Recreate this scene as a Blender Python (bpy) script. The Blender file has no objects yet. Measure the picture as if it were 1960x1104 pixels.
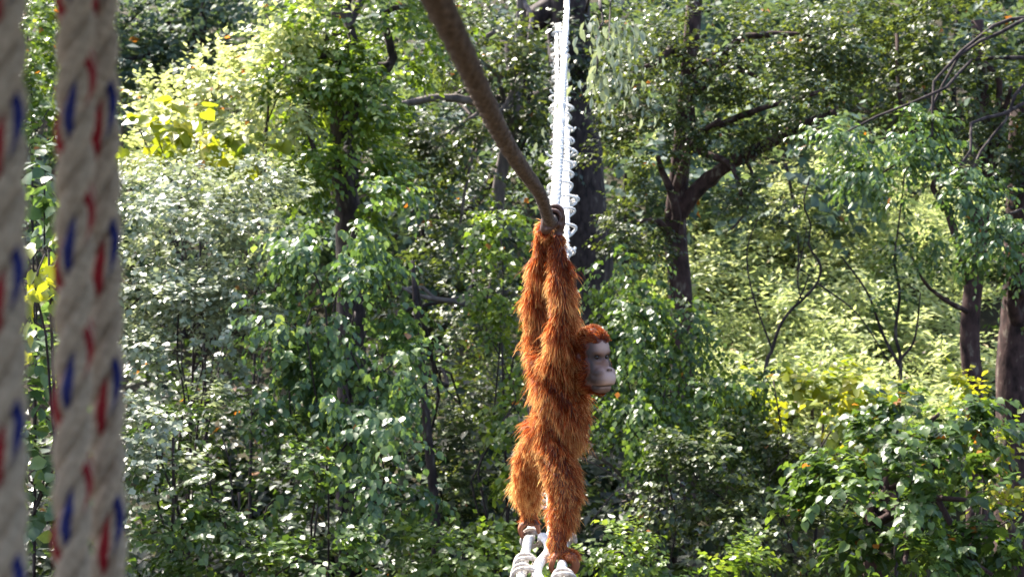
import bpy, bmesh, math
import numpy as np
from mathutils import Vector, Matrix, Quaternion

# ------------------------------------------------------------------ camera, sky, sun, exposure
sc = bpy.context.scene
F = 2842.0                                     # focal length in photo pixels (1960 wide)
cam = bpy.data.cameras.new('camera'); co = bpy.data.objects.new('camera', cam)
sc.collection.objects.link(co); sc.camera = co
cam.sensor_width = 36; cam.lens = 36 * F / 1960; cam.clip_end = 400; cam.clip_start = 0.05
co.location = (0, 0, 0); co.rotation_euler = (math.radians(90), 0, 0)
cam.dof.use_dof = True; cam.dof.focus_distance = 7.2; cam.dof.aperture_fstop = 4.4

SUN = Vector((-0.42, 0.47, 0.78)).normalized()
w = bpy.data.worlds.new('World'); sc.world = w; w.use_nodes = True
nt = w.node_tree; sky = nt.nodes.new('ShaderNodeTexSky'); sky.sky_type = 'NISHITA'; sky.sun_disc = False; sky.dust_density = 3.0; sky.air_density = .9
sky.sun_elevation = math.asin(SUN.z); sky.sun_rotation = math.atan2(SUN.x, SUN.y)
nt.links.new(sky.outputs[0], nt.nodes['Background'].inputs[0]); nt.nodes['Background'].inputs[1].default_value = 0.15
sl = bpy.data.lights.new('sun', 'SUN'); sl.energy = 5.0; sl.angle = math.radians(0.53); sl.color = (1, .94, .82)
so = bpy.data.objects.new('sun', sl); sc.collection.objects.link(so)
so.rotation_euler = (-SUN).to_track_quat('-Z', 'Y').to_euler()
sc.view_settings.view_transform = 'Standard'; sc.view_settings.look = 'None'
sc.view_settings.exposure = 1.9; sc.view_settings.gamma = 1; sc.view_settings.use_curve_mapping = False
sc.cycles.max_bounces = 8; sc.cycles.transmission_bounces = 4; sc.cycles.diffuse_bounces = 3

# ------------------------------------------------------------------ helpers
C = sc.collection
def at(px, py, d): return np.array(((px - 980) / F * d, d, (552 - py) / F * d))

def tag(o, label=None, cat=None, group=None, kind=None):
    if label: o['label'] = label
    if cat: o['category'] = cat
    if group: o['group'] = group
    if kind: o['kind'] = kind
    return o
def empty(name, loc):
    o = bpy.data.objects.new(name, None); C.objects.link(o); o.location = tuple(loc); o.empty_display_size = .2
    return o
def mesh_np(name, V, T, mats, midx=None, attrs=None, smooth=False):
    """triangle or quad mesh from numpy arrays"""
    m = bpy.data.meshes.new(name); V = np.asarray(V, np.float32); T = np.asarray(T, np.int32); k = T.shape[1]
    m.vertices.add(len(V)); m.vertices.foreach_set('co', V.ravel())
    m.loops.add(T.size); m.loops.foreach_set('vertex_index', T.ravel())
    m.polygons.add(len(T)); m.polygons.foreach_set('loop_start', np.arange(0, T.size, k, dtype=np.int32))
    m.polygons.foreach_set('loop_total', np.full(len(T), k, np.int32))
    if smooth: m.polygons.foreach_set('use_smooth', np.ones(len(T), bool))
    for mt in (mats if isinstance(mats, (list, tuple)) else [mats]): m.materials.append(mt)
    if midx is not None: m.polygons.foreach_set('material_index', np.asarray(midx, np.int32))
    for k_, a in (attrs or {}).items():
        at_ = m.attributes.new(k_, 'FLOAT', 'POINT'); at_.data.foreach_set('value', np.asarray(a, np.float32))
    m.update(calc_edges=True); m.validate()
    return m
def obj(name, m, parent=None, loc=None):
    o = bpy.data.objects.new(name, m); C.objects.link(o)
    if parent is not None: o.parent = parent
    if loc is not None: o.location = tuple(loc)
    return o

def smooth_path(pts, n):
    """Catmull-Rom through pts"""
    P = np.asarray(pts, float); P = np.vstack([2 * P[0] - P[1], P, 2 * P[-1] - P[-2]]); out = []
    seg = len(P) - 3
    for t in np.linspace(0, seg - 1e-6, n):
        i = int(t); u = t - i; p0, p1, p2, p3 = P[i:i + 4]
        out.append(.5 * ((2 * p1) + (-p0 + p2) * u + (2 * p0 - 5 * p1 + 4 * p2 - p3) * u * u + (-p0 + 3 * p1 - 3 * p2 + p3) * u ** 3))
    return np.array(out)
def frames(P):
    """parallel-transport frames along a polyline"""
    T = np.gradient(P, axis=0); T /= np.linalg.norm(T, axis=1)[:, None]
    a = np.array((1., 0, 0)) if abs(T[0][0]) < .8 else np.array((0, 0, 1.))
    n = a - T[0] * a.dot(T[0]); n /= np.linalg.norm(n); Ns = [n]
    for i in range(1, len(P)):
        n = Ns[-1] - T[i] * Ns[-1].dot(T[i]); n /= np.linalg.norm(n); Ns.append(n)
    Ns = np.array(Ns); return T, Ns, np.cross(T, Ns)
def tube_arrays(P, R, seg=8, bump=None):
    P = np.asarray(P, float); n = len(P); R = np.broadcast_to(np.asarray(R, float), (n,))
    T, N, B = frames(P); a = np.linspace(0, 2 * np.pi, seg, endpoint=False)
    r = R[:, None] * (np.ones((n, seg)) if bump is None else bump)
    V = P[:, None] + r[..., None] * (np.cos(a)[None, :, None] * N[:, None] + np.sin(a)[None, :, None] * B[:, None])
    V = V.reshape(-1, 3); q = []
    i = np.arange(n - 1)[:, None] * seg; j = np.arange(seg)[None, :]; jn = (j + 1) % seg
    q = np.stack([i + j, i + jn, i + seg + jn, i + seg + j], -1).reshape(-1, 4)
    c0, c1 = len(V), len(V) + 1
    V = np.vstack([V, P[0], P[-1]]); jj = np.arange(seg); jn = (jj + 1) % seg
    capa = np.stack([np.full(seg, c0), jn, jj, jj], -1); e = (n - 1) * seg
    capb = np.stack([np.full(seg, c1), e + jj, e + jn, e + jn], -1)
    tri = np.vstack([q[:, [0, 1, 2]], q[:, [0, 2, 3]], capa[:, :3], capb[:, :3]])
    return V, tri
def tube(name, P, R, mat, parent=None, base=(0, 0, 0), seg=8, bump=None):
    V, T = tube_arrays(P, R, seg, bump)
    return obj(name, mesh_np(name, V - np.asarray(base), T, mat, smooth=True), parent)
def join(parts):
    Vs, Ts, o = [], [], 0
    for V, T in parts: Vs.append(V); Ts.append(T + o); o += len(V)
    return np.vstack(Vs), np.vstack(Ts)
def unit(a): return a / (np.linalg.norm(a, axis=-1, keepdims=True) + 1e-9)

# ------------------------------------------------------------------ materials
def mat(name):
    m = bpy.data.materials.new(name); m.use_nodes = True; n = m.node_tree.nodes
    return m, m.node_tree, n['Principled BSDF'], n['Material Output']
def ramp(t, stops):
    r = t.nodes.new('ShaderNodeValToRGB'); e = r.color_ramp.elements
    e[0].position, e[0].color = stops[0][0], (*stops[0][1], 1); e[1].position, e[1].color = stops[-1][0], (*stops[-1][1], 1)
    for p, c in stops[1:-1]: x = e.new(p); x.color = (*c, 1)
    return r
def leaf_mat(name, dark, mid, light, rough=.38, trans=.4, odd=(.35, .13, .03), spec=.5, tr_gain=1.6, tr_col=(1.25, 1.15, .5)):
    """leaf blade: gloss + diffuse in front, light shining through from behind"""
    m, t, b, out = mat(name)
    a = t.nodes.new('ShaderNodeAttribute'); a.attribute_name = 'tint'
    r = ramp(t, [(0, dark), (.5, mid), (.93, light), (.955, light), (.985, odd)]); t.links.new(a.outputs['Fac'], r.inputs[0])
    nz = t.nodes.new('ShaderNodeTexNoise'); nz.inputs['Scale'].default_value = 30; nz.inputs['Detail'].default_value = 3
    tc = t.nodes.new('ShaderNodeTexCoord'); t.links.new(tc.outputs['Object'], nz.inputs['Vector'])
    hs = t.nodes.new('ShaderNodeHueSaturation'); mr = t.nodes.new('ShaderNodeMapRange')
    mr.inputs['To Min'].default_value = .7; mr.inputs['To Max'].default_value = 1.3
    t.links.new(nz.outputs[0], mr.inputs[0]); t.links.new(mr.outputs[0], hs.inputs['Value']); t.links.new(r.outputs[0], hs.inputs['Color'])
    t.links.new(hs.outputs[0], b.inputs['Base Color'])
    b.inputs['Roughness'].default_value = rough; b.inputs['Specular IOR Level'].default_value = spec
    tr = t.nodes.new('ShaderNodeBsdfTranslucent'); g = t.nodes.new('ShaderNodeMix'); g.data_type = 'RGBA'; g.blend_type = 'MULTIPLY'
    g.inputs[0].default_value = 1; g.inputs[7].default_value = (tr_gain * tr_col[0], tr_gain * tr_col[1], tr_gain * tr_col[2], 1)
    t.links.new(hs.outputs[0], g.inputs[6]); t.links.new(g.outputs[2], tr.inputs[0])
    mx = t.nodes.new('ShaderNodeMixShader'); mx.inputs[0].default_value = trans
    t.links.new(b.outputs[0], mx.inputs[1]); t.links.new(tr.outputs[0], mx.inputs[2]); t.links.new(mx.outputs[0], out.inputs[0])
    return m
def noise_mat(name, c1, c2, scale=8, rough=.85, bump=.4, stretch=(1, 1, 1), detail=6, spec=.3, patch=None):
    m, t, b, out = mat(name)
    tc = t.nodes.new('ShaderNodeTexCoord'); mp = t.nodes.new('ShaderNodeMapping'); mp.inputs['Scale'].default_value = stretch
    nz = t.nodes.new('ShaderNodeTexNoise'); nz.inputs['Scale'].default_value = scale; nz.inputs['Detail'].default_value = detail
    t.links.new(tc.outputs['Object'], mp.inputs[0]); t.links.new(mp.outputs[0], nz.inputs['Vector'])
    r = ramp(t, [(.3, c1), (.72, c2)] if patch is None else [(.33, c1), (.55, c2), (.60, c2), (.68, patch)]); t.links.new(nz.outputs[0], r.inputs[0]); t.links.new(r.outputs[0], b.inputs['Base Color'])
    bp = t.nodes.new('ShaderNodeBump'); bp.inputs['Strength'].default_value = bump; bp.inputs['Distance'].default_value = .02
    t.links.new(nz.outputs[0], bp.inputs['Height']); t.links.new(bp.outputs[0], b.inputs['Normal'])
    b.inputs['Roughness'].default_value = rough; b.inputs['Specular IOR Level'].default_value = spec
    return m
M = {
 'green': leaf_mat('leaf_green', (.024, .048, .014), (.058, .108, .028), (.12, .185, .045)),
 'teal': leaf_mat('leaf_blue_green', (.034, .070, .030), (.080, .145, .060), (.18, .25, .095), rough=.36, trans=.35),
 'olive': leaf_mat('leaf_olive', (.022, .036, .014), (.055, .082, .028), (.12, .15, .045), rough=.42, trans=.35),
 'silver': leaf_mat('leaf_grey_green_sheen', (.12, .15, .095), (.26, .30, .21), (.42, .46, .34), rough=.36, trans=.3, spec=.7, odd=(.4, .2, .1), tr_gain=1.1, tr_col=(1.1, 1.1, .7)),  # base colour whitened to carry the gloss of lit leaves
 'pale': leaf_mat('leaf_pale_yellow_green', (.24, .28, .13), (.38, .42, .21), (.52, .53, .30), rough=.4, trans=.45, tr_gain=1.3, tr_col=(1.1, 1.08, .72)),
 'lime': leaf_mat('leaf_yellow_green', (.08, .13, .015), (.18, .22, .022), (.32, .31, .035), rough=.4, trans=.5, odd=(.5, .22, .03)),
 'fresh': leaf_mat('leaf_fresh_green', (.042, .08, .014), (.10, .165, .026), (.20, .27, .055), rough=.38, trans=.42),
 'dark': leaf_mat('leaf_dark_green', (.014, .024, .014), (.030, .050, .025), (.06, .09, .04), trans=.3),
 'far': leaf_mat('leaf_distant_hazed', (.04, .07, .06), (.075, .115, .09), (.12, .17, .11), trans=.3, rough=.6, spec=.2),  # bluish haze of distance is mixed into this leaf colour
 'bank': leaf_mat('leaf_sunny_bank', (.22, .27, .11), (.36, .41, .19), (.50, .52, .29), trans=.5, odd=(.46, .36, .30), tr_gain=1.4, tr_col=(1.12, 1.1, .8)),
 'bark': noise_mat('bark_dark', (.012, .008, .009), (.045, .032, .032), 11, .9, 1., (1, 1, .45), patch=(.10, .085, .075)),
 'bark_red': noise_mat('bark_red_brown', (.018, .010, .010), (.065, .036, .034), 11, .9, 1., (1, 1, .5), patch=(.15, .12, .10)),
 'bark_pale': noise_mat('bark_pale', (.06, .048, .045), (.20, .16, .15), 12, .85, .5, (1, 1, .3)),
 'soil': noise_mat('forest_floor', (.015, .012, .008), (.06, .05, .025), 1.5, 1, .6),
 'rope_white': noise_mat('rope_bleached_white', (.55, .52, .49), (.82, .80, .77), 60, .75, .3),
 'rope_lash': noise_mat('rope_dirty_shaded_white', (.30, .25, .21), (.66, .60, .55), 70, .85, .4),  # slightly dirty white, browned to carry the shadows between turns
 'rope_hand': noise_mat('rope_weathered_brown_shaded', (.045, .030, .024), (.16, .115, .09), 70, .9, .5),  # old brown rope, its dark tone also standing for shade
 'rope_beige': noise_mat('rope_off_white', (.33, .26, .195), (.60, .495, .39), 140, .9, .5),
 'yarn_red': noise_mat('yarn_red', (.20, .007, .014), (.34, .02, .03), 120, .85, .3),
 'yarn_blue': noise_mat('yarn_blue', (.014, .016, .10), (.03, .04, .20), 120, .85, .3),
 'timber': noise_mat('timber_weathered', (.06, .042, .03), (.17, .125, .09), 6, .8, .3, (6, 1, 6)),
}

# ------------------------------------------------------------------ terrain
def hgt(x, y):
    x = np.asarray(x, float); y = np.asarray(y, float)
    h = -5.6 + np.maximum(y - 19, 0) * .47 + .35 * np.sin(x * .45 + 1) + .3 * np.sin(y * .6 + x * .2)
    return h + np.maximum(np.abs(x) - 25, 0) * .05
gx = np.linspace(-75, 75, 121); gy = np.linspace(-30, 95, 101); X, Y = np.meshgrid(gx, gy)
V = np.stack([X, Y, hgt(X, Y)], -1).reshape(-1, 3)
i = (np.arange(100)[:, None] * 121 + np.arange(120)[None]).ravel()
tag(obj('ground', mesh_np('ground', V, np.stack([i, i + 1, i + 122, i + 121], -1), M['soil'], smooth=True)), kind='structure')

# ------------------------------------------------------------------ leaves
# blade outlines: x across, y along, z fold/curl
OV_V = np.array([(0, 0, 0), (-.36, .30, .05), (0, .34, -.04), (.36, .30, .05), (-.34, .62, .02), (0, .66, -.07), (.34, .62, .02), (0, 1, -.16)])
OV_T = np.array([(0, 3, 2), (0, 2, 1), (1, 2, 5), (1, 5, 4), (2, 3, 6), (2, 6, 5), (4, 5, 7), (5, 6, 7)])
SM_V = np.array([(0, 0, 0), (-.42, .42, .05), (.42, .42, .05), (0, .48, -.05), (0, 1, -.1)])
SM_T = np.array([(0, 2, 3), (0, 3, 1), (1, 3, 4), (3, 2, 4)])
HE_V = np.array([(0, .05, 0), (-.30, -.08, .03), (.30, -.08, .03), (-.5, .25, .06), (0, .30, -.05), (.5, .25, .06), (-.40, .60, .02), (0, .65, -.08), (.40, .60, .02), (0, 1.05, -.2)])
HE_T = np.array([(0, 4, 1), (1, 4, 3), (0, 2, 4), (2, 5, 4), (3, 4, 7), (3, 7, 6), (4, 5, 8), (4, 8, 7), (6, 7, 9), (7, 8, 9)])
SHAPES = {'ov': (OV_V, OV_T), 'sm': (SM_V, SM_T), 'he': (HE_V, HE_T)}

def sprigs(rng, C0, R0, n, L, K=7, up=.25, out=.8, rand=.6, droop=.25, leafdrop=.35, slen=3.0, clumps=None, shell=.5, face=0.0):
    """leaf positions, directions, normals for one lobe of foliage; sprays gather in clumps so gaps stay open"""
    m = clumps or max(5, n // 16)
    u = unit(rng.normal(size=(m, 3))); u[:, 1] -= face; u = unit(u)
    cr = (shell + (1 - shell) * rng.random((m, 1)) ** .6)
    cc = u * cr * (1 + .18 * rng.normal(size=(m, 1)))
    ci = rng.integers(0, m, n); p = cc[ci] + rng.normal(size=(n, 3)) * .17
    o = unit(p + 1e-6); P0 = C0 + p * R0
    d = unit(o * out + rng.normal(size=(n, 3)) * rand + np.array((0, 0, up)))
    k = np.tile(np.arange(K), n); s = np.repeat(np.arange(n), K)
    t = (k + 1) / K; Ls = L * slen * rng.uniform(.6, 1.3, n)
    P = P0[s] + d[s] * (Ls[s] * t)[:, None]; P[:, 2] -= droop * Ls[s] * t * t
    ax = unit(d[s] + np.array((0, 0, -1.)) * (2 * droop * t)[:, None])
    side = unit(np.cross(ax, np.array((0, 0, 1.))) + rng.normal(size=(len(s), 3)) * .15) * np.where(k % 2, 1, -1)[:, None]
    D = unit(ax * .65 + side * np.where(k == K - 1, .1, .85)[:, None] + np.array((0, 0, -1.)) * leafdrop + rng.normal(size=(len(s), 3)) * .18)
    Nn = np.array((0, 0, 1.)) + rng.normal(size=(len(s), 3)) * .38 + o[s] * .35
    Nn = unit(Nn - D * (Nn * D).sum(1)[:, None])
    size = L * rng.uniform(.65, 1.2, len(s)) * (1 - .25 * t)
    tw = np.stack([P0, P0 + d * (Ls * .55)[:, None] - np.array((0, 0, 1.)) * (droop * Ls * .3)[:, None]], 1)
    tint0 = rng.normal(.45, .22, n)[s] + rng.normal(0, .15, len(s))
    return P, D, Nn, size, np.clip(tint0, .02, .93)
def leaf_arrays(P, D, N, size, wid, tint, shape):
    tv, tt = SHAPES[shape]; X = np.cross(D, N); n, k = len(P), len(tv)
    V = P[:, None] + size[:, None, None] * (tv[None, :, :1] * wid * X[:, None] + tv[None, :, 1:2] * D[:, None] + tv[None, :, 2:] * N[:, None])
    T = (tt[None] + (np.arange(n) * k)[:, None, None]).reshape(-1, 3)
    return V.reshape(-1, 3), T, np.repeat(tint, k)
_leafmesh = {}
def leaf_meshes(shape, wid, matname):
    key = (shape, wid, matname)
    if key not in _leafmesh:
        tv, tt = SHAPES[shape]; L = []
        for q, tn in enumerate((.15, .32, .45, .58, .72, .9)):
            v = tv.copy(); v[:, 0] *= wid; v[:, 2] *= (.5 + .25 * q)
            L.append(mesh_np('leaf', v, tt, M[matname], attrs={'tint': np.full(len(v), tn)}))
        _leafmesh[key] = L
    return _leafmesh[key]
def leaf_objects(parent, base, rng, P, D, N, size, tint, shape, wid, matname):
    ms = leaf_meshes(shape, wid, matname); X = np.cross(D, N)
    for a in range(len(P)):
        o = bpy.data.objects.new('leaf', ms[min(5, max(0, int(tint[a] * 6)))]); C.objects.link(o); o.parent = parent
        mt = Matrix(((X[a][0], D[a][0], N[a][0], 0), (X[a][1], D[a][1], N[a][1], 0), (X[a][2], D[a][2], N[a][2], 0), (0, 0, 0, 1)))
        o.matrix_local = Matrix.Translation(Vector(P[a] - base)) @ mt @ Matrix.Scale(float(size[a]), 4)

def limb_path(rng, a, b, sag=.1, n=9):
    a = np.asarray(a, float); b = np.asarray(b, float); L = np.linalg.norm(b - a)
    t = np.linspace(0, 1, 5)[:, None]; P = a + (b - a) * t
    P[1:-1] += rng.normal(size=(3, 3)) * L * .06; P[1:-1, 2] += L * sag * np.sin(t[1:-1, 0] * np.pi)
    return smooth_path(P, n)

def plant(name, label, cat, seed, mt, leaf, lobes, trunk=None, trunk_r=.024, tend=.75, bark='bark', limbs=(), wid=1.0, shape='sm', group=None,
          dens=1.0, singles=0, extra=(), base=None, odd=.0015, **kw):
    """one tree or shrub: trunk from the ground, a limb to every lobe, a crown of leaf sprays"""
    rng = np.random.default_rng(seed); cs = []; leaf = leaf * LS
    for (px, py, d, rx, ry, dep) in lobes: cs.append((at(px, py, d), np.array((rx * d / F, dep, ry * d / F))))
    if trunk is None:
        c = np.mean([c for c, r in cs], axis=0); b = c.copy(); b[2] = hgt(b[0], b[1]) - .1
        top = c + np.array((0, .15, .2 * cs[0][1][2])); tp = smooth_path([b, b * .6 + top * .4 + rng.normal(size=3) * .12, top], 14)
    else:
        tp = [at(*q) for q in trunk]; b = tp[0].copy()
        if base is None: b[2] = hgt(b[0], b[1]) - .1
        tp = smooth_path([b] + tp if base is None else tp, 30)
    root = empty(name, tp[0]); tag(root, label, cat, group); B = tp[0]
    bump = 1 + .10 * rng.normal(size=(len(tp), 9)).cumsum(0) * .25
    tube('trunk', tp, np.linspace(trunk_r * 1.25, trunk_r * .45 if trunk is None else trunk_r * tend, len(tp)), M[bark], root, B, 9, np.clip(bump, .75, 1.3))
    for c, r in cs:                                                 # a limb into every lobe of the crown
        j = int(len(tp) * rng.uniform(.45, .95)); lp = limb_path(rng, tp[min(j, len(tp) - 1)], c + r * rng.normal(size=3) * .2)
        tube('limb', lp, np.linspace(trunk_r * .5, trunk_r * .15 + .004, len(lp)), M[bark], root, B, 6)
    for pts, r0, r1 in limbs:
        lp = smooth_path([at(*q) for q in pts], 24)
        tube('limb', lp, np.linspace(r0, r1, 24), M[bark], root, B, 8, np.clip(1 + .12 * rng.normal(size=(24, 8)), .75, 1.3))
    G = []
    for c, r in cs:
        area = (r[0] * r[2] + .5 * r[1] * (r[0] + r[2])) * np.pi
        n = int(max(10, dens * area / (leaf * leaf * wid) * .85)); G.append(sprigs(rng, c, r, n, leaf, **kw))
    P, D, N, S, Ti = [np.concatenate(q) for q in zip(*G)]
    om = rng.random(len(P)) < odd; Ti[om] = .985
    if singles:
        px = 980 + P[:, 0] / P[:, 1] * F; py = 552 - P[:, 2] / P[:, 1] * F
        ok = (px > -30) & (px < 1990) & (py > -30) & (py < 1130)
        score = np.where(ok, S / P[:, 1] * (1 + .0 * S), 0) - .02 * (P[:, 1] - P[:, 1].min()) / np.ptp(P[:, 1]) * S.mean()
        idx = np.argsort(-score)[:singles]; mk = np.zeros(len(P), bool); mk[idx] = True
        leaf_objects(root, B, rng, P[mk], D[mk], N[mk], S[mk], Ti[mk], shape, wid, mt)
        P, D, N, S, Ti = P[~mk], D[~mk], N[~mk], S[~mk], Ti[~mk]
    V, T, tint = leaf_arrays(P, D, N, S, wid, Ti, shape)
    tag(obj('crown', mesh_np('crown', V - B, T, M[mt], attrs={'tint': tint}), root), kind='stuff')
    return root

TR = 'tree'; SH = 'shrub'; LS = .8
# --- left of the picture
plant('leafy_tree', 'sunlit fresh green tree seen between the two hanging rope groups', TR, 1, 'fresh', .15,
      [(60, 60, 21, 80, 110, 1.0), (90, 200, 20, 70, 90, .9), (10, 150, 21, 70, 120, 1)], dens=1.1, odd=.01)
plant('broad_leaf_shrub', 'glossy broad-leaved shrub low between the hanging ropes', SH, 2, 'teal', .22,
      [(70, 330, 13.5, 70, 70, .6), (60, 600, 13, 75, 110, .6), (85, 900, 12.5, 85, 150, .6), (20, 760, 13, 70, 100, .6)], shape='ov', wid=1.1, singles=110, odd=.012)
plant('yellow_leaf_shrub', 'small shrub with yellow-green leaves glowing between the hanging ropes', SH, 3, 'lime', .2,
      [(82, 485, 12, 32, 45, .3)], shape='he', wid=.9, singles=40, dens=1.3)
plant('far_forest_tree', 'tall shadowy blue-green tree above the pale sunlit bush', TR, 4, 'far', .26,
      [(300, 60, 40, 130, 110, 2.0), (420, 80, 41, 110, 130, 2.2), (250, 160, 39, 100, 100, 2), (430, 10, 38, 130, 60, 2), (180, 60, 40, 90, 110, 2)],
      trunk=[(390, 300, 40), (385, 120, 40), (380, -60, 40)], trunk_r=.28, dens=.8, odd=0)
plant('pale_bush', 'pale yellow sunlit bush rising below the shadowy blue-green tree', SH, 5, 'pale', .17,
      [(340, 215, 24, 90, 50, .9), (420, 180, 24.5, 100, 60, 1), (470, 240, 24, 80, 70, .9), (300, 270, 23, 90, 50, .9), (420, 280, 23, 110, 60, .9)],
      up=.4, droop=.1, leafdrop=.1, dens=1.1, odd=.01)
plant('large_leaf_plant', 'plant with big round yellow-green leaves below the pale yellow bush', 'plant', 6, 'lime', .27,
      [(265, 255, 18, 45, 25, .4), (330, 250, 18, 30, 25, .3), (380, 255, 18, 40, 40, .4), (410, 300, 17.8, 45, 25, .4), (470, 285, 18, 50, 25, .4)],
      shape='he', wid=1.15, K=3, slen=1.3, singles=80, dens=.75, leafdrop=.6, odd=.02)
plant('layered_tree', 'tall tree with bright layered leaves draped round its grey trunk', TR, 7, 'fresh', .15,
      [(640, 70, 19, 110, 80, 1.0), (720, 120, 19.3, 110, 80, 1), (600, 160, 19, 80, 70, .9), (680, 215, 18.8, 120, 70, .9), (610, 290, 18.6, 110, 70, .9),
       (760, 30, 20, 110, 60, 1), (700, 350, 18.4, 80, 80, .8), (700, -190, 21.4, 80, 80, 1.3), (765, -200, 21.6, 60, 80, 1.2)],  # last two lobes, out of view above, added to shade the middle
      trunk=[(672, 520, 19.8), (655, 330, 19.8), (660, 150, 19.8), (650, -80, 19.8)], trunk_r=.19, bark='bark', up=.1, droop=.3, dens=.8, singles=150, shape='ov', wid=.9)
plant('pale_tip_tree', 'tree with whitish shining leaf sprays beside the layered tree', TR, 8, 'pale', .14,
      [(515, 110, 18.6, 70, 80, .7), (545, 30, 19, 80, 60, .8), (520, 220, 18.6, 60, 70, .7), (470, 300, 18.2, 80, 50, .6)], dens=.9, odd=.01)
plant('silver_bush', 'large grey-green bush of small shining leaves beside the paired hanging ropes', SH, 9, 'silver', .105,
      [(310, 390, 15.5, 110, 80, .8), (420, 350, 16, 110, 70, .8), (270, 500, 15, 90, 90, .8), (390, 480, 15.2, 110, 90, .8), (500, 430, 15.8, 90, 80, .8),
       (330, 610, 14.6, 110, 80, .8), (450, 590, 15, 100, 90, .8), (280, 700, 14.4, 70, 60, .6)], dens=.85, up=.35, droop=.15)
plant('climber_tree', 'tree wrapped in drooping blue-green climber leaves between grey-green bush and dark sapling', TR, 10, 'teal', .125,
      [(620, 470, 14.6, 100, 90, .8), (700, 420, 15, 90, 80, .8), (590, 600, 14.2, 100, 90, .8), (710, 580, 14.2, 110, 90, .8), (660, 720, 13.8, 120, 90, .8),
       (730, 830, 13.6, 100, 90, .7), (560, 740, 14, 90, 80, .7), (750, 700, 14, 70, 90, .7), (740, 960, 13.4, 100, 80, .7)],
      shape='ov', wid=.95, droop=.5, leafdrop=.7, up=-.1, dens=.62, singles=260)
plant('fern_green_shrub', 'low green shrub with a bright leaf fan under the climber tree', SH, 11, 'green', .115,
      [(330, 850, 13.2, 100, 70, .6), (450, 830, 13.4, 100, 60, .6), (300, 980, 12.6, 100, 90, .6), (430, 1000, 12.4, 120, 90, .6), (560, 940, 12.8, 100, 70, .6),
       (600, 1060, 12.2, 110, 70, .6), (500, 1090, 12, 120, 60, .6)], shape='ov', wid=.95, dens=.6, singles=220)
plant('grey_leaf_shrub', 'small pale grey shrub standing in front of the low green shrub', SH, 12, 'silver', .10,
      [(350, 800, 12.6, 80, 45, .4), (330, 920, 12.2, 70, 50, .4), (290, 830, 12.4, 50, 40, .4)], dens=.7)
# --- middle
plant('dark_sapling', 'thin black leaning sapling with sparse dark leaves beside the climber tree', TR, 13, 'olive', .10,
      [(880, 760, 19, 90, 120, .9), (900, 600, 20, 90, 100, .9), (860, 930, 18.5, 80, 110, .8), (920, 900, 19, 70, 130, .8)],
      trunk=[(836, 1090, 16), (830, 960, 16), (812, 760, 16), (798, 600, 16.2), (790, 500, 16.4)], tend=.35, trunk_r=.055, dens=.45)
plant('vine_shrub', 'bright yellow-green leafy vine hanging just behind the orangutan', 'vine', 14, 'fresh', .12,
      [(955, 450, 17, 60, 80, .5), (930, 540, 17, 60, 60, .5), (975, 650, 16.5, 45, 80, .5), (985, 800, 16, 45, 110, .5), (960, 950, 15.5, 60, 90, .5)], droop=.5, up=-.1, leafdrop=.6, dens=.7)
plant('low_green_shrub', 'low leafy green shrub under the rope bridge', SH, 15, 'fresh', .12,
      [(900, 1050, 13, 110, 60, .6), (960, 1090, 12.6, 80, 50, .5), (800, 1090, 13, 90, 50, .5)], dens=.8)
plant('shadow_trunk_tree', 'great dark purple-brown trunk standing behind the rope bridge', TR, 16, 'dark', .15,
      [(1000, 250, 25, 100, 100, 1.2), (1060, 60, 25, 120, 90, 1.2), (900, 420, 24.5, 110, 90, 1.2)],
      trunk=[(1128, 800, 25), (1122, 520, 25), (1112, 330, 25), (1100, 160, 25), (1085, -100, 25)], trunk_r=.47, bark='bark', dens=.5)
plant('branching_tree', 'olive-green tree with a long bare level branch behind the thick hand rope', TR, 17, 'olive', .14,
      [(830, 110, 23, 100, 90, 1.1), (920, 80, 23, 100, 90, 1.1), (1010, 150, 23.5, 80, 90, 1), (840, 260, 22.5, 100, 60, 1), (780, 330, 22, 90, 70, 1), (890, 330, 22.5, 90, 70, 1), (860, 470, 22, 100, 80, 1)],
      trunk=[(945, 700, 24), (950, 400, 24), (985, 200, 24), (996, 60, 24), (1000, -60, 24)], trunk_r=.11, bark='bark_pale',
      limbs=[([(975, 215, 24), (900, 193, 22.6), (830, 188, 22.2), (745, 205, 22), (700, 200, 22)], .085, .03)], dens=.6)
plant('fallen_branch_tree', 'leaning grey bough with thin leaves in the shade beside the orangutan', TR, 18, 'olive', .10,
      [(850, 560, 17.5, 110, 50, .5), (930, 600, 17.5, 80, 50, .5)],
      trunk=[(1010, 640, 17.6), (900, 585, 17.4), (800, 565, 17.2), (730, 525, 17)], tend=.3, trunk_r=.05, bark='bark_pale', dens=.4)
plant('drooping_leaf_tree', 'tree with long pale drooping leaves hanging beside the white rope bridge', TR, 19, 'silver', .21,
      [(1150, 40, 17, 50, 45, .4), (1142, 150, 16.8, 22, 60, .2)], trunk=[(1122, 900, 26.2), (1118, 330, 26.2), (1118, 60, 25.8), (1140, -30, 21), (1150, 20, 17.2)], trunk_r=.03, shape='ov', wid=.55, droop=.9, leafdrop=1.5, up=-.4, singles=70, dens=.5, odd=0)
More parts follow.
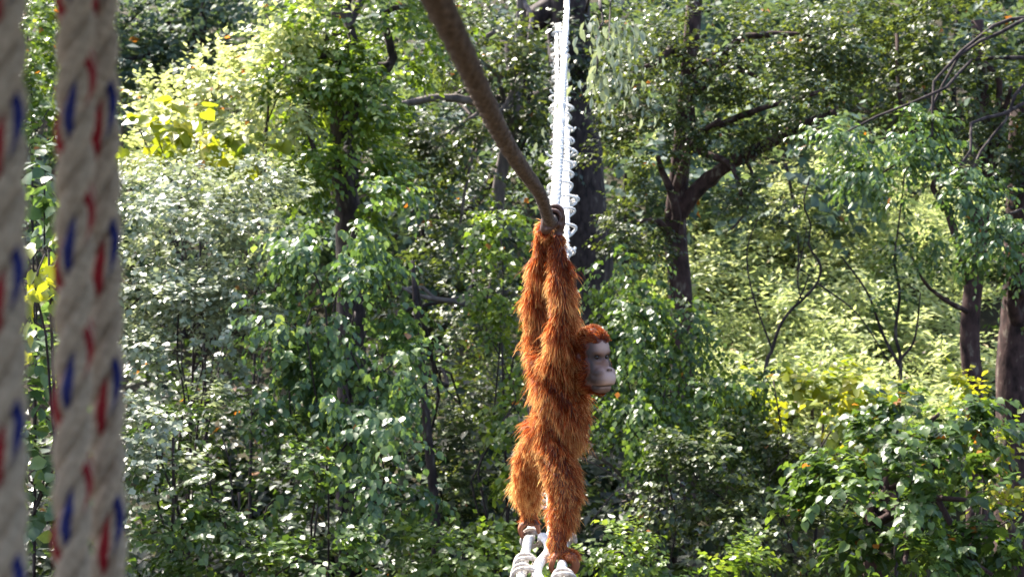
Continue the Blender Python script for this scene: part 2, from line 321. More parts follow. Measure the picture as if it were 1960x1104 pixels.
# --- right
plant('spreading_tree', 'big tree with a dark forked trunk and one thick bough slanting over the sunny bank', TR, 20, 'olive', .095,
      [(1240, 130, 19.5, 110, 100, 1.1), (1370, 90, 19.5, 110, 90, 1.1), (1490, 110, 19.5, 110, 80, 1), (1600, 70, 19.5, 110, 80, 1), (1240, 290, 19.2, 70, 80, .9),
       (1400, 220, 19, 100, 60, .9), (1560, 190, 18.8, 90, 50, .8), (1420, 380, 18.8, 60, 40, .5), (1220, 420, 19.5, 60, 90, .8)],
      trunk=[(1306, 760, 20), (1300, 560, 20), (1288, 440, 20), (1298, 320, 20), (1312, 180, 20), (1330, -40, 20)], trunk_r=.155, bark='bark_red',
      limbs=[([(1290, 425, 20), (1330, 368, 19.9), (1390, 318, 19.7), (1470, 275, 19.4), (1540, 238, 19.2), (1600, 215, 19)], .12, .05),
             ([(1420, 300, 19.6), (1440, 335, 19.4), (1430, 400, 19.2), (1400, 440, 19)], .025, .012)], dens=.75)
plant('dense_canopy_tree', 'tree with dense dark olive leaves next to the spreading tree', TR, 21, 'olive', .11,
      [(1720, 70, 19, 110, 90, 1), (1840, 60, 18.5, 110, 90, 1), (1930, 160, 18, 80, 110, .9), (1780, 190, 18.5, 100, 80, .9), (1900, 300, 18, 90, 80, .8)],
      trunk=[(1868, 850, 18.5), (1856, 640, 18.5), (1872, 470, 18.5), (1885, 300, 18.5), (1870, 40, 18.5)], trunk_r=.115, bark='bark_red', dens=.75,
      limbs=[([(1862, 600, 18.5), (1810, 575, 18.2), (1770, 540, 18), (1745, 490, 17.9)], .035, .012)])
plant('hanging_bough_tree', 'tree with a fresh blue-green leafy bough hanging over the sunny bank', TR, 22, 'teal', .13,
      [(1600, 280, 16.8, 75, 45, .6), (1680, 320, 16.6, 90, 50, .6), (1780, 350, 16.4, 90, 55, .6), (1730, 260, 17, 90, 45, .6), (1850, 400, 16.4, 90, 55, .6), (1920, 480, 16.2, 70, 70, .6)],
      trunk=[(2010, 900, 17.5), (1990, 500, 17.5), (1975, 200, 17.4), (1960, -80, 17.4)], trunk_r=.05, tend=.5, shape='ov', wid=.75, droop=.4, leafdrop=.7, dens=.75, singles=160)
plant('broad_trunk_tree', 'thick shaded brown trunk standing behind the round glossy shrub', TR, 23, 'dark', .13,
      [(1940, 560, 18.3, 60, 60, .6), (1975, 420, 18.5, 70, 70, .7)],
      trunk=[(1945, 900, 19), (1942, 700, 19), (1952, 520, 19), (1960, 200, 19)], trunk_r=.24, bark='bark_red', dens=.6)
plant('thin_sapling', 'slim bare sapling rising straight in front of the sunny bank', TR, 24, 'green', .10,
      [(1740, 470, 18, 60, 40, .4), (1690, 560, 18, 45, 30, .3)],
      trunk=[(1716, 900, 18), (1724, 700, 18), (1714, 640, 18), (1722, 560, 18), (1712, 500, 18), (1720, 430, 18), (1732, 330, 18)], trunk_r=.024, tend=.4, bark='bark', dens=.5,
      limbs=[([(1722, 700, 18), (1690, 640, 18), (1660, 560, 17.9), (1610, 490, 17.9)], .022, .009), ([(1721, 690, 18), (1750, 650, 18), (1762, 560, 18)], .02, .008)])
plant('crooked_vine', 'crooked bare dark branch crossing the sunny bank', 'vine', 25, 'olive', .09,
      [(1550, 430, 18, 50, 30, .3), (1500, 400, 18, 40, 30, .3)],
      trunk=[(1462, 980, 17.8), (1464, 720, 17.8), (1478, 670, 17.8), (1492, 625, 17.8), (1515, 592, 17.8), (1540, 570, 17.8), (1566, 538, 17.8), (1570, 505, 17.8), (1548, 470, 17.8), (1552, 430, 17.9), (1538, 390, 17.9), (1550, 340, 18)], trunk_r=.019, tend=.4, dens=.5,
      limbs=[([(1478, 670, 17.8), (1440, 560, 17.9), (1430, 480, 18), (1450, 420, 18)], .012, .006), ([(1562, 540, 17.8), (1640, 600, 17.6), (1700, 690, 17.5)], .012, .006)])
plant('sunlit_yellow_shrub', 'shrub of glowing yellow-green leaves below the sunny bank', SH, 26, 'lime', .17,
      [(1500, 740, 15.4, 60, 34, .5), (1580, 745, 15.3, 70, 38, .5), (1660, 745, 15.3, 50, 36, .5), (1600, 790, 15, 80, 26, .4)], shape='ov', wid=1.15, singles=140, dens=.85, odd=.015)
plant('round_glossy_shrub', 'big round shrub of glossy broad green leaves in front of the thick trunks', SH, 27, 'green', .122,
      [(1780, 790, 13.4, 110, 60, .7), (1700, 880, 13, 120, 80, .7), (1850, 880, 12.8, 110, 80, .7), (1640, 990, 12.6, 110, 80, .7), (1780, 990, 12.3, 120, 90, .7), (1900, 980, 12.2, 90, 90, .7), (1720, 1080, 12, 120, 60, .6), (1900, 1080, 12, 100, 60, .6)],
      shape='he', wid=.95, dens=.55, singles=290, trunk=[(1672, 1104, 13.2), (1670, 1000, 13.2), (1720, 860, 13.3)], trunk_r=.09, bark='bark_red', leafdrop=.5, odd=.012)
plant('lit_tip_shrub', 'yellow-tipped leafy shoots against the thick brown trunk', SH, 28, 'lime', .12,
      [(1900, 830, 14, 45, 50, .4), (1860, 770, 14.2, 50, 40, .4), (1940, 900, 13.8, 40, 50, .4)], dens=.8)
plant('vine_curtain', 'tall curtain of small hanging green leaves beside the orangutan', 'vine', 29, 'green', .105,
      [(1190, 560, 16.5, 70, 80, .6), (1230, 660, 16, 90, 90, .7), (1300, 640, 16.5, 60, 80, .7), (1290, 760, 15.5, 110, 80, .7), (1210, 800, 15.2, 60, 80, .6), (1390, 780, 16, 80, 90, .7)],
      up=-.5, droop=.6, leafdrop=.8, dens=.85, slen=4, K=9)
plant('grey_green_thicket', 'dim thicket of fine leaves under the glowing yellow-green shrub', SH, 30, 'olive', .10,
      [(1400, 900, 15, 90, 80, .7), (1480, 850, 15.5, 80, 60, .6), (1330, 930, 14.6, 90, 80, .7), (1450, 1010, 14, 110, 80, .7), (1550, 900, 15, 80, 60, .6), (1560, 1040, 13.6, 90, 70, .6)], dens=.8)
plant('bright_low_shrub', 'small bright green shrub just below the dark hollow beside the bridge', SH, 31, 'fresh', .10,
      [(1170, 1050, 13, 70, 55, .5), (1250, 1070, 13, 70, 45, .5), (1350, 1090, 12.8, 90, 45, .5)], dens=.9)
plant('twig_tangle', 'tangle of bare brown twigs in the dark hollow beside the orangutan', 'branches', 32, 'dark', .09,
      [(1190, 960, 17.5, 80, 60, .5)], trunk=[(1200, 1040, 17), (1215, 960, 16.6), (1180, 900, 16.4), (1120, 860, 16.2)], trunk_r=.02, bark='bark_pale', dens=.3,
      limbs=[([(1100, 870, 16.4), (1160, 900, 16.3), (1240, 960, 16.2), (1290, 1030, 16)], .012, .006), ([(1250, 860, 16.5), (1270, 940, 16.3), (1290, 1040, 16)], .010, .006), ([(1130, 1000, 16.4), (1180, 940, 16.4), (1230, 930, 16.3)], .010, .005)])
# --- sunny bank and far slope
rngb = np.random.default_rng(77)
def copies(name, label, cat, group, mt, leaf, spots, seeds=3, rx=1.5, ry=1.2, wid=.6, dens=1.0, **kw):
    """bushes far off that only their place tells apart: a few shapes, copied"""
    protos = []
    for s in range(seeds):
        rng = np.random.default_rng(500 + s); G = []
        for q in range(4):
            c = np.array((rng.normal() * rx * .45, rng.normal() * .4, ry * (.5 + .8 * rng.random()))); r = np.array((rx * .6, rx * .5, ry * .6))
            n = int(dens * (r[0] * r[2] * 2) * np.pi / (leaf * leaf * wid) * .35); G.append(sprigs(rng, c, r, n, leaf, **kw))
        P, D, N, S, Ti = [np.concatenate(q) for q in zip(*G)]; Ti[rng.random(len(P)) < .008] = .985
        V, T, tint = leaf_arrays(P, D, N, S, wid, Ti, 'sm')
        st = tube_arrays(smooth_path([(0, 0, -.4), (.05, 0, ry * .5), (rng.normal() * .2, 0, ry * 1.2)], 8), np.linspace(.05, .02, 8), 6)
        protos.append((mesh_np('crown', V, T, M[mt], attrs={'tint': tint}), mesh_np('trunk', *st, M['bark'], smooth=True)))
    for q, (x, y, sc_) in enumerate(spots):
        r = empty(name, (x, y, float(hgt(x, y)))); tag(r, label, cat, group); r.rotation_euler.z = rngb.random() * 6.28; r.scale = (sc_,) * 3
        cm, tm = protos[q % seeds]; obj('trunk', tm, r); tag(obj('crown', cm, r), kind='stuff')
spots = [(x, y, rngb.uniform(.9, 1.35)) for y in (24, 25.5, 27, 28.5, 30, 32, 34.5) for x in (np.arange(1270, 1880, 95) - 980) / F * y + rngb.normal(size=7) * .3]
copies('bank_bush', 'thin-leaved pale green bush on the sunny bank', SH, 'bushes on the sunny bank', 'bank', .17, spots, 4, 1.0, .9, .45, .9, up=.6, droop=.2, leafdrop=.2)
spots = [(x, y, rngb.uniform(1.0, 1.6)) for y in (30, 34, 39, 45) for x in np.arange(-9, 7, 2.4) * y / 30 + rngb.normal(size=7) * .5]
spots += [(x, y, rngb.uniform(1.2, 1.8)) for y in (40, 46) for x in np.arange(6, 20, 3.) + rngb.normal(size=5) * .5]
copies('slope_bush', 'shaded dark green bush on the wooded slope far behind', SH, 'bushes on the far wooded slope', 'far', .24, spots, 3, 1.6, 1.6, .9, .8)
spots = [(x, 21.5 + rngb.normal() * .8, rngb.uniform(1.1, 1.5)) for x in np.arange(-8, 2.4, 1.5)]
spots += [(x, y + rngb.normal() * .4, rngb.uniform(1.0, 1.4)) for y in (17.2, 19.2) for x in np.arange(-6.5, 1.6, 1.15) + rngb.normal() * .3]
copies('understory_bush', 'dim understory bush in the shade under the trees', SH, 'understory bushes in the shade', 'dark', .17, spots, 3, 1.4, 1.6, .9, .9)

# low leafy growth on the forest floor
rngg = np.random.default_rng(9); n = 9000
gy_ = 15 + 40 * rngg.random(n) ** 1.2; gx_ = (rngg.random(n) - .5) * 2 * (gy_ * .42 + 2); gp = np.stack([gx_, gy_, hgt(gx_, gy_) + .15 + .35 * rngg.random(n)], -1)
ps = [sprigs(rngg, np.zeros(3), np.zeros(3) + .01, n, .17, K=6, up=.5)]; Pg, Dg, Ng, Sg, Tg = ps[0]; Pg = Pg + np.repeat(gp, 6, axis=0)
V, T, tint = leaf_arrays(Pg, Dg, Ng, Sg * 1.2, .9, Tg, 'sm'); tag(obj('ground_cover', mesh_np('ground_cover', V, T, M['green'], attrs={'tint': tint})), 'low green leafy growth covering the forest floor', 'ground cover', kind='stuff')

# ------------------------------------------------------------------ ropes
def rope_strands(P, R, pitch, nst=3, phase=0., seg=10, lump=.06, hand=1):
    """the strands of a laid rope along P: list of (centreline, outer direction, vertices, triangles)"""
    T, N, B = frames(P); s = np.concatenate([[0], np.cumsum(np.linalg.norm(np.diff(P, axis=0), axis=1))]); out = []
    rc = np.reshape(R * .55, (-1, 1)); rs = R * .49
    for k in range(nst):
        a = hand * 2 * np.pi * s / pitch + phase + 2 * np.pi * k / nst
        o = np.cos(a)[:, None] * N + np.sin(a)[:, None] * B; c = P + rc * o
        ang = np.linspace(0, 2 * np.pi, seg, endpoint=False)
        bump = 1 + lump * np.cos(7 * (ang[None] + hand * 4 * np.pi * s[:, None] / pitch))
        out.append((c, o, T, s) + tube_arrays(c, rs, seg, bump))
    return out, rs
def hanging_rope(label, pxt, pxb, d, R, pitch_px, front_py, marks):
    """three-strand laid rope; one strand carries red and blue marker yarns that surface once per turn"""
    pts = [at(pxt + (pxt - pxb) * .87, -406, d), at(pxt, 0, d), at((pxt + pxb) / 2, 552, d), at(pxb, 1104, d), at(pxb + (pxb - pxt) * .87, 2030, d)]
    P = smooth_path(pts, 420); root = empty('hanging_rope', P[-1]); B = P[-1]; pitch = pitch_px * d / F
    tag(root, label, 'rope', 'thick ropes hanging from the shelter')
    phase = np.pi / 2 - 2 * np.pi * (front_py + 406) * d / F / pitch
    sts, rs = rope_strands(P, R, pitch, 3, phase, 16, .05)
    for k, (c, o, T, s, V, Tr) in enumerate(sts):
        st = obj('strand', mesh_np('strand', V - B, Tr, M['rope_beige'], smooth=True), root)
        if k: continue
        bi = np.cross(T, o)
        for mt, dl in marks:
            a = np.pi - 2 * phase + dl - 4 * np.pi * s / pitch
            yc = c + (rs * .46) * (np.cos(a)[:, None] * o + np.sin(a)[:, None] * bi)
            yv, yt = tube_arrays(yc, rs * .70, 10); tag(obj('marker_yarn', mesh_np('marker_yarn', yv - B, yt, M[mt], smooth=True), st), 'red marker yarn' if mt == 'yarn_red' else 'blue marker yarn')
hanging_rope('off-white rope with red and blue flecks hanging alone, apart from the pair', 8, 10, 1.40, .0205, 293, 285, [('yarn_red', 0), ('yarn_blue', -2.0)])
hanging_rope('off-white flecked rope of the hanging pair, overlapping its neighbour', 146, 137, 1.60, .0205, 258, 212, [('yarn_red', -2.7), ('yarn_blue', 0), ('yarn_red', 1.8)])
hanging_rope('off-white flecked rope of the hanging pair, tucked behind its neighbour', 190, 209, 1.66, .0200, 263, 250, [('yarn_red', 0), ('yarn_blue', -1.9)])

# hand rope: from the added shelter over the camera to the animal's hands and on up to the far trees
hp = np.array([(-.40, -1.2, .56), (-.22, 1.0, .505), (-.122, 2.4, .466), (-.02, 4.2, .415), (.10, 5.7, .375), (.195, 6.95, .345), (.30, 9.0, 1.08), (.45, 12.2, 2.30), (1.0, 24, 6.6), (1.2, 29, 8.4)])
P = smooth_path(hp, 700); B = P[0]; root = empty('hand_rope', B)
tag(root, 'thick brown hand rope running overhead down to the orangutan\'s grip', 'rope')
near = P[:, 1] < 6.95; 
for c, o, T, s, V, Tr in rope_strands(P, .026, .115, 3, 0, 9, .05)[0]:
    cut = np.searchsorted(P[:, 1], 6.95) * 9
    mi = (Tr.max(1) > cut).astype(int)  # one rope: shaded brown up to the hands, sunlit white beyond
    mi[-9:] = 1; mi[-18:-9] = 0
    obj('strand', mesh_np('strand', V - B, Tr, [M['rope_hand'], M['rope_white']], mi, smooth=True), root)

# rope bridge: three long ropes bound by lashings
bc = np.array([(.02, 1.9, -1.45), (.03, 3.5, -1.38), (.10, 5.6, -1.275), (.126, 6.4, -1.25), (.165, 7.3, -1.245), (.195, 7.95, -1.215), (.30, 10.2, -.36), (.418, 12.9, .69), (.60, 18, 2.3), (.90, 28, 5.45), (1.03, 32, 6.8)])
BP = smooth_path(bc, 500); Bb = BP[0]; bridge = empty('rope_bridge', Bb)
tag(bridge, 'white rope bridge of bound parallel ropes climbing away into the forest', 'bridge')
BT, BN, BB = frames(BP)
bside = unit(np.cross(BT, np.array((0, 0, 1.)))); bup = np.cross(bside, BT)
halfw = np.interp(BP[:, 1], (7.5, 10), (.088, .058))
for k, off in enumerate((-1, 0, 1)):
    c = BP + bside * (halfw * off)[:, None] + bup * (.012 * (off == 0))
    if off == 0: c = c + bside * (.022 * np.sin(np.arange(500) * .11))[:, None]
    V, Tr = join([(a[4], a[5]) for a in rope_strands(c, np.interp(BP[:, 1], (7.5, 11), (.023, .030)), .12, 3, k * 1.1, 7, .05)[0]])
    obj('long_rope', mesh_np('long_rope', V - Bb, Tr, M['rope_white'], smooth=True), bridge)
def coil(a, b, turns, r, pitch, seed, n=54, loose=.0):
    rng = np.random.default_rng(seed); t = np.linspace(0, turns * 2 * np.pi, n) + rng.random() * 6.28; e = 1 + loose * np.sin(t * 1.7 + seed)
    return np.stack([a * e * np.cos(t), np.linspace(-.5, .5, n) * pitch * turns + .01 * np.sin(t * 2.3), b * e * np.sin(t)], -1), r
cm = []
for q, (a, b, tn, r, p, lo) in enumerate([(.118, .045, 2.4, .011, .055, .16), (.125, .05, 1.6, .012, .08, .2), (.112, .045, 3.2, .010, .05, .12)]):
    pth, r = coil(a, b, tn, r, p, q, 60, lo); V, T = tube_arrays(pth, r, 6); cm.append(mesh_np('lashing', V, T, M['rope_white'], smooth=True))
wide = []
for q, (a, b, tn, r, p, lo) in enumerate([(.048, .042, 2.3, .010, .034, .12), (.044, .040, 1.7, .011, .04, .14)]):
    pth, r = coil(a, b, tn, r, p, q + 9, 60, lo); V, T = tube_arrays(pth, r, 7); wide.append(mesh_np('lashing', V, T, M['rope_lash'], smooth=True))
def put_lash(m, d, off, sx=1., tilt=0.):
    j = int(np.argmin(abs(BP[:, 1] - d))); s_, t_, u_ = bside[j], BT[j], bup[j]
    o = obj('lashing', m, bridge); mt = Matrix(((s_[0], t_[0], u_[0], 0), (s_[1], t_[1], u_[1], 0), (s_[2], t_[2], u_[2], 0), (0, 0, 0, 1)))
    o.matrix_local = Matrix.Translation(Vector(BP[j] + s_ * off - Bb)) @ mt @ Matrix.Rotation(tilt, 4, 'Z') @ Matrix.Diagonal((sx, 1, 1, 1))
rl = np.random.default_rng(5)
for d in (5.4, 5.8, 6.15, 6.45, 6.72, 7.64): put_lash(wide[int(d * 10) % 2], d, -.092 + .012, 1.05, rl.normal() * .35)
for d in (5.5, 5.9, 6.38, 7.35): put_lash(wide[int(d * 10) % 2], d, .092, 1, rl.normal() * .35)
d = 8.2; q = 0
while d < 31:
    put_lash(cm[q % 3], d, rl.normal() * .012, rl.uniform(.9, 1.15), rl.normal() * .3); d += .40 * max(1, (d / 12.) ** 1.1) * rl.uniform(.8, 1.2); q += 1

# ------------------------------------------------------------------ orangutan
rng = np.random.default_rng(42)
fwd = np.array((.64, -.755, -.10)); fwd /= np.linalg.norm(fwd); rgt = np.cross(fwd, (0, 0, 1)); rgt /= np.linalg.norm(rgt); hup = np.cross(rgt, fwd)
HC = np.array((.372, 6.93, -.322))
def hd(a, b, c): return HC + rgt * a + fwd * b + hup * c
bm = bmesh.new()
def ball(c, r, rot=None, sub=2):
    r = np.broadcast_to(np.asarray(r, float), (3,)); m3 = Matrix.Identity(4) if rot is None else rot
    bmesh.ops.create_icosphere(bm, subdivisions=sub, radius=1, matrix=Matrix.Translation(Vector(c)) @ m3 @ Matrix.Diagonal((*r, 1)))
HR = Matrix(((rgt[0], fwd[0], hup[0], 0), (rgt[1], fwd[1], hup[1], 0), (rgt[2], fwd[2], hup[2], 0), (0, 0, 0, 1)))
def chain(pts, rad, n=None):
    P = smooth_path(pts, n or 6 * len(pts)); t = np.linspace(0, 1, len(P)); R = np.interp(t, np.linspace(0, 1, len(rad)), rad)
    for p, r in zip(P, R): ball(p, r, sub=2)
# limbs
near_arm = [(.205, 6.985, .275), (.212, 6.95, .22), (.222, 6.91, .05), (.236, 6.88, -.10), (.222, 6.89, -.24), (.205, 6.95, -.40)]
chain(near_arm, [.030, .029, .043, .046, .050, .066], 44)
far_arm = [(.150, 6.93, .285), (.143, 7.0, .20), (.128, 7.06, .05), (.118, 7.10, -.10), (.130, 7.10, -.24), (.165, 7.08, -.40)]
chain(far_arm, [.028, .029, .042, .045, .048, .064], 44)
chain([(.195, 7.02, -.38), (.225, 7.0, -.50), (.225, 6.99, -.64), (.195, 7.02, -.76)], [.088, .112, .118, .105], 26)      # trunk of the body
ball((.262, 6.97, -.60), (.082, .10, .13)); ball((.165, 7.05, -.70), (.088, .11, .10))
chain([(.225, 7.0, -.40), (.30, 6.97, -.37), HC + np.array((-.01, 0, -.02))], [.08, .075, .075], 12)                      # neck
near_leg = [(.205, 6.96, -.74), (.225, 6.88, -.86), (.246, 6.83, -.95), (.232, 6.80, -1.06), (.205, 6.79, -1.165)]
chain(near_leg, [.088, .076, .062, .052, .038], 34)
far_leg = [(.140, 7.08, -.74), (.095, 7.20, -.86), (.075, 7.36, -.97), (.082, 7.50, -1.07), (.088, 7.60, -1.155)]
chain(far_leg, [.084, .072, .058, .048, .036], 36)
# feet: heel, sole and long toes closed over the ropes
chain([(.200, 6.80, -1.175), (.225, 6.78, -1.205), (.262, 6.76, -1.222)], [.036, .034, .030], 10)
for q in range(4):
    y0 = 6.72 + q * .024; chain([(.258, 6.755 + (q - 1.5) * .014, -1.218), (.278, y0, -1.216), (.291, y0 - .004, -1.244), (.282, y0 - .004, -1.274), (.256, y0, -1.286)], [.022, .021, .019, .017, .014], 14)
chain([(.215, 6.765, -1.20), (.188, 6.735, -1.225), (.178, 6.725, -1.262), (.190, 6.72, -1.287)], [.018, .016, .014, .011], 10)
chain([(.088, 7.60, -1.165), (.100, 7.615, -1.188)], [.035, .034], 6)
for q in range(4):
    y0 = 7.56 + q * .024; chain([(.095, 7.60 + (q - 1.5) * .014, -1.185), (.062, y0, -1.198), (.042, y0, -1.228), (.052, y0, -1.262)], [.017, .0155, .014, .012], 12)
chain([(.105, 7.585, -1.19), (.128, 7.565, -1.205), (.136, 7.56, -1.238)], [.018, .015, .012], 8)
# hands: palm under the rope, four fingers hooked over it, thumb from the side of the palm
def grip(c, wrist, sgn, y):
    cx, cy, cz = c
    chain([wrist, (cx + sgn * .030, cy, cz - .045), (cx + sgn * .036, cy, cz - .012)], [.029, .027, .021], 10)
    for q in range(4):
        yq = cy + (q - 1.5) * .021; k = (.92, 1.0, .97, .86)[q]
        chain([(cx + sgn * .036, yq, cz - .015), (cx + sgn * .037, yq, cz + .018), (cx + sgn * .012, yq, cz + .038 * k + .002), (cx - sgn * .022, yq, cz + .034 * k), (cx - sgn * .036, yq, cz + .008), (cx - sgn * .030, yq, cz - .016 * k)], [.0125, .0115, .0105, .0098, .009, .008], 16)
    chain([(cx + sgn * .022, cy - .030, cz - .050), (cx - sgn * .004, cy - .040, cz - .040), (cx - sgn * .022, cy - .042, cz - .024)], [.013, .0105, .009], 8)
hz = lambda y: np.array([np.interp(y, P[:, 1], P[:, 0]), y, np.interp(y, P[:, 1], P[:, 2])])
grip(hz(6.96), (.208, 6.965, .262), 1, 0); grip(hz(6.80), (.150, 6.90, .282), -1, 0)
# head
ball(hd(0, -.015, .045), (.080, .092, .090), HR, 3); ball(hd(0, -.005, .072), (.068, .078, .074), HR, 3); ball(hd(0, .035, .02), (.066, .052, .098), HR, 3)
for s in (-1, 1):
    ball(hd(s * .028, .062, .037), (.030, .018, .014), HR); ball(hd(s * .050, .030, -.045), (.036, .045, .058), HR); ball(hd(s * .085, -.01, .0), (.012, .02, .026), HR)
    ball(hd(s * .028, .088, -.060), (.036, .040, .030), HR)
ball(hd(0, .080, -.085), (.064, .066, .050), HR, 3); ball(hd(0, .072, -.124), (.050, .054, .034), HR, 3); ball(hd(0, .0, -.10), (.070, .080, .062), HR, 3)
ball(hd(0, .098, -.022), (.017, .014, .030), HR); ball(hd(0, .118, -.040), (.022, .014, .011), HR)
tmp = bpy.data.meshes.new('tmp'); bm.to_mesh(tmp); bm.free(); to = bpy.data.objects.new('tmp', tmp); C.objects.link(to)
md = to.modifiers.new('r', 'REMESH'); md.mode = 'VOXEL'; md.voxel_size = .0052; md.use_smooth_shade = True
ms = to.modifiers.new('s', 'SMOOTH'); ms.factor = .5; ms.iterations = 3
bpy.context.view_layer.update()
body = bpy.data.meshes.new_from_object(to.evaluated_get(bpy.context.evaluated_depsgraph_get())); bpy.data.objects.remove(to); bpy.data.meshes.remove(tmp)
body.name = 'orangutan'
nv = len(body.vertices); BV = np.empty(nv * 3, np.float32); body.vertices.foreach_get('co', BV); BV = BV.reshape(-1, 3).astype(float)
BNrm = np.empty(nv * 3, np.float32); body.vertices.foreach_get('normal', BNrm); BNrm = BNrm.reshape(-1, 3)
q = BV - HC; la, lb, lc = q @ rgt, q @ fwd, q @ hup                 # head coordinates
head = (abs(la) < .115) & (lb > -.13) & (lb < .17) & (lc > -.18) & (lc < .16)
def gs(a, b, c, r): return np.exp(-(((la - a) / r[0]) ** 2 + ((lb - b) / r[1]) ** 2 + ((lc - c) / r[2]) ** 2))
EY = .029
sock = gs(-EY, .085, .012, (.020, .03, .013)) + gs(EY, .085, .012, (.020, .03, .013))
mouth = np.exp(-((lc + .113 + 4 * la ** 2) / .006) ** 2) * (lb > .07) * (abs(la) < .05) * head
nost = gs(-.010, .130, -.042, (.007, .03, .006)) + gs(.010, .130, -.042, (.007, .03, .006))
BV += fwd * (-(.020 * sock + .008 * mouth + .008 * nost) * head)[:, None]
body.vertices.foreach_set('co', BV.astype(np.float32).ravel())
# skin: bare face, palms and fingers; hair grows elsewhere
wob = .006 * np.sin(la * 140) + .005 * np.sin(lc * 120 + 1)
facem = head & (lb > .018 + .25 * abs(la) + wob) & (lc < .086 - 5 * la ** 2 + wob) & (abs(la) < .068) & (lc > -.15) & ((lc > -.118) | (lb > .06))
def near(p, r): return np.linalg.norm(BV - np.asarray(p), axis=1) < r
bare = facem.copy()
for p, r in ((hz(6.96) + np.array((0.01, 0, -.02)), .078), (hz(6.80) + np.array((0, 0, -.01)), .070)): bare |= near(p, r)
bare |= (BV[:, 2] < np.where(BV[:, 1] < 7.2, -1.222, -1.19))
col = np.zeros((nv, 4), np.float32); col[:] = (.10, .022, .010, 1)
col[bare & ~facem] = (.085, .035, .022, 1); col[(BV[:, 2] < -1.20)] = (.26, .085, .035, 1)
sk = np.array((.22, .115, .085)); pale = np.array((.55, .375, .315)); dk = np.array((.03, .014, .012))
fc = sk[None] + (pale - sk)[None] * np.clip(gs(0, .12, -.085, (.06, .08, .045)) + .8 * gs(0, .06, .06, (.05, .06, .03)), 0, 1)[:, None]  # paler forehead and muzzle partly stand in for light on the face
ring = np.clip(1.3 * (gs(-EY, .08, .012, (.022, .04, .014)) + gs(EY, .08, .012, (.022, .04, .014))), 0, .9) 
dkm = np.clip(ring * .95 + 1.2 * mouth * .8 + 1.3 * nost + 1.0 * np.clip((abs(la) - .030) / .03, 0, 1) + .5 * (lc < -.125), 0, 1)  # own dark eye rings, lips and cheeks; nostril and under-mouth shade painted in
fc = fc + (dk[None] - fc) * dkm[:, None]; col[facem, :3] = fc[facem]
ca = body.attributes.new('pigment_and_light', 'FLOAT_COLOR', 'POINT'); ca.data.foreach_set('color', col.ravel())
m, t, b_, out = mat('ape_skin'); a = t.nodes.new('ShaderNodeAttribute'); a.attribute_name = 'pigment_and_light'; t.links.new(a.outputs['Color'], b_.inputs['Base Color'])
b_.inputs['Roughness'].default_value = .6; nz = t.nodes.new('ShaderNodeTexNoise'); nz.inputs['Scale'].default_value = 160; bp = t.nodes.new('ShaderNodeBump'); bp.inputs['Strength'].default_value = .3; bp.inputs['Distance'].default_value = .004
t.links.new(nz.outputs[0], bp.inputs['Height']); t.links.new(bp.outputs[0], b_.inputs['Normal'])
body.materials.clear(); body.materials.append(m); body.polygons.foreach_set('use_smooth', np.ones(len(body.polygons), bool)); body.update()
ape = obj('orangutan', body); tag(ape, 'orange shaggy orangutan standing on the rope bridge with both arms raised to the rope', 'orangutan')
m, t, b_, out = mat('eye_dark'); b_.inputs['Base Color'].default_value = (.018, .008, .005, 1); b_.inputs['Roughness'].default_value = .08
for s in (-1, 1):
    e = bmesh.new(); bmesh.ops.create_uvsphere(e, u_segments=14, v_segments=10, radius=.0115, matrix=Matrix.Translation(Vector(hd(s * EY, .062, .011)))); em = bpy.data.meshes.new('eye'); e.to_mesh(em); e.free()
    em.materials.append(m); em.polygons.foreach_set('use_smooth', np.ones(len(em.polygons), bool)); obj('eye', em, ape)

# hair: fine tapering ribbons, tips naturally lighter, paled further toward gold for the sun rim
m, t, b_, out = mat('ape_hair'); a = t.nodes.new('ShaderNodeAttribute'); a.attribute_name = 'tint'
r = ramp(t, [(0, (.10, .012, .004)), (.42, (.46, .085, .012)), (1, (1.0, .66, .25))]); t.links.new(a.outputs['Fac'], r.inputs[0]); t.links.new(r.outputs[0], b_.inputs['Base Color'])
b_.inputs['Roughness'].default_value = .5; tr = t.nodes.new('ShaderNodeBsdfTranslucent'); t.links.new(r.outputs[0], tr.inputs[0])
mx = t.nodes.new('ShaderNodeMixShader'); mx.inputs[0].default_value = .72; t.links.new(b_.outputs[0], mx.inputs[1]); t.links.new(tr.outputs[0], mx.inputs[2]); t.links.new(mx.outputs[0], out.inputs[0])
body.calc_loop_triangles(); TT = np.empty(len(body.loop_triangles) * 3, np.int32); body.loop_triangles.foreach_get('vertices', TT); TT = TT.reshape(-1, 3)
ok = ~bare[TT].any(1); TT = TT[ok]; A = np.linalg.norm(np.cross(BV[TT[:, 1]] - BV[TT[:, 0]], BV[TT[:, 2]] - BV[TT[:, 0]]), axis=1)
n = 56000; hq = BV[TT[:, 0]] - HC; A = A * np.where((np.linalg.norm(hq, axis=1) < .17) & (BV[TT[:, 0]][:, 0] > .29), 2.6, 1); ti = rng.choice(len(TT), n, p=A / A.sum()); bc_ = rng.dirichlet((1, 1, 1), n)
P0 = (BV[TT[ti]] * bc_[..., None]).sum(1); N0 = unit((BNrm[TT[ti]] * bc_[..., None]).sum(1))
q = P0 - HC; ha, hb, hc = q @ rgt, q @ fwd, q @ hup
ish = (abs(ha) < .12) & (hb > -.14) & (hb < .17) & (hc > -.17) & (hc < .16) & (P0[:, 0] > .29)
nb = lambda s, f: np.sin(P0[:, 0] * f + s) * np.cos(P0[:, 1] * f * 1.1 + 2 * s) + np.sin(P0[:, 2] * f * .7 + P0[:, 0] * f * .9 + 3 * s)
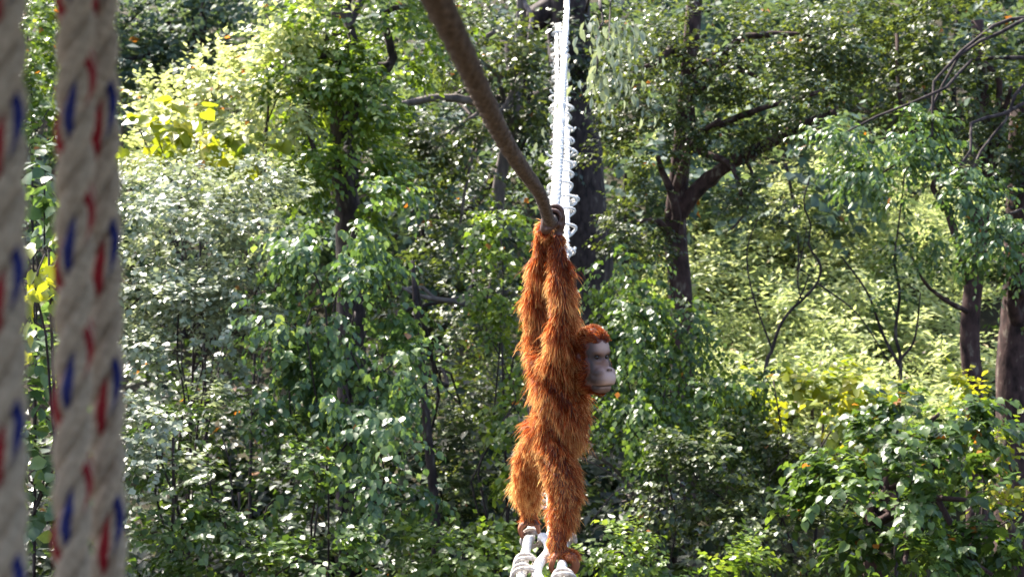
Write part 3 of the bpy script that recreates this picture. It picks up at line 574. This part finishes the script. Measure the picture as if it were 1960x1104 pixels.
L = .060 + .016 * nb(1, 40) ; L = np.where(P0[:, 2] > -.35, .062 + .018 * nb(2, 45), L); L = np.where(P0[:, 2] > .16, .034, L); L = np.where(P0[:, 2] < -1.08, .030, L)
L = np.where(ish, .026, L); L = np.where(ish & (hc < -.06), .036, L); L = L * rng.uniform(.5, 1.25, n); fly = rng.random(n) < .12; L = np.where(fly & ~ish, L * 1.35, L); L = L * np.where(P0[:, 2] < -.75, .8, 1)
g = np.tile(np.array((0, 0, -1.)), (n, 1)); g[ish] = (-fwd * .8 + np.array((0, 0, -.25)))
tg = unit(g - N0 * (g * N0).sum(1)[:, None])
clump = np.stack([nb(4, 90), nb(5, 90), nb(6, 90)], -1) * .16
lift = np.where(ish, .22, .55) + .25 * fly * ~ish
d0 = unit(tg * .8 + N0 * lift[:, None] + clump + rng.normal(size=(n, 3)) * .13)
d1 = unit(d0 + g * .35 + rng.normal(size=(n, 3)) * .10); d2 = unit(d1 + g * .45 + rng.normal(size=(n, 3)) * .12)
p1 = P0 + d0 * (L * .35)[:, None]; p2 = p1 + d1 * (L * .35)[:, None]; p3 = p2 + d2 * (L * .3)[:, None]; P0 = P0 - N0 * .003
wd = unit(np.cross(d0, rng.normal(size=(n, 3)))); hw = np.where(ish, .0011, .0012) * rng.uniform(.7, 1.3, n)
Vh = np.stack([P0 - wd * hw[:, None], P0 + wd * hw[:, None], p1 - wd * hw[:, None], p1 + wd * hw[:, None], p2 - wd * (hw * .7)[:, None], p2 + wd * (hw * .7)[:, None], p3], 1).reshape(-1, 3)
Th = (np.array([(0, 1, 3), (0, 3, 2), (2, 3, 5), (2, 5, 4), (4, 5, 6)])[None] + (np.arange(n) * 7)[:, None, None]).reshape(-1, 3)
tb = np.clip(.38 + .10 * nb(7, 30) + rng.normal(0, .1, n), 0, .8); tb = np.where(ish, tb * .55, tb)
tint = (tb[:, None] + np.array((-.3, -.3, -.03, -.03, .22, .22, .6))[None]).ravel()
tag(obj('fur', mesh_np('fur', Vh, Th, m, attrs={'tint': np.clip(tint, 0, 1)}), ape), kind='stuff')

# ------------------------------------------------------------------ unseen shelter added round the camera, its roof there to shade the near ropes
shel = empty('added_shade_shelter', (0, -1, -1.5)); tag(shel, 'unseen weathered timber shelter added to shade the near ropes', 'shelter'); SB = np.array((0, -1, -1.5))
def box(name, c, h, mt, par, base=(0, 0, 0), rot=0):
    e = bmesh.new(); bmesh.ops.create_cube(e, size=2, matrix=Matrix.Translation(Vector(np.asarray(c, float) - np.asarray(base))) @ Matrix.Rotation(rot, 4, 'X') @ Matrix.Diagonal((*h, 1)))
    bmesh.ops.bevel(e, geom=e.edges[:], offset=min(h) * .15, segments=1, affect='EDGES'); m_ = bpy.data.meshes.new(name); e.to_mesh(m_); e.free(); m_.materials.append(mt); return obj(name, m_, par)
for q in range(18): box('deck_board', (-2.55 + q * .30, -.45, -1.53 + .002 * (q % 2)), (.145, 2.3, .025), M['timber'], shel, SB)
for q in range(22): box('shade_roof_board', (-3.15 + q * .30, .35, 1.42 + .012 * (q % 2)), (.155, 3.1, .012), M['timber'], shel, SB)
for x in (-2.5, 2.5):
    for y in (-2.6, 1.0): box('post', (x, y, -2.1), (.08, .08, 3.5), M['timber'], shel, SB)
for y in (-2.6, 1.5): box('beam', (0, y, 1.33), (2.9, .06, .07), M['timber'], shel, SB)
box('post', (-.42, -1.22, -.1), (.06, .06, 1.45), M['timber'], shel, SB)
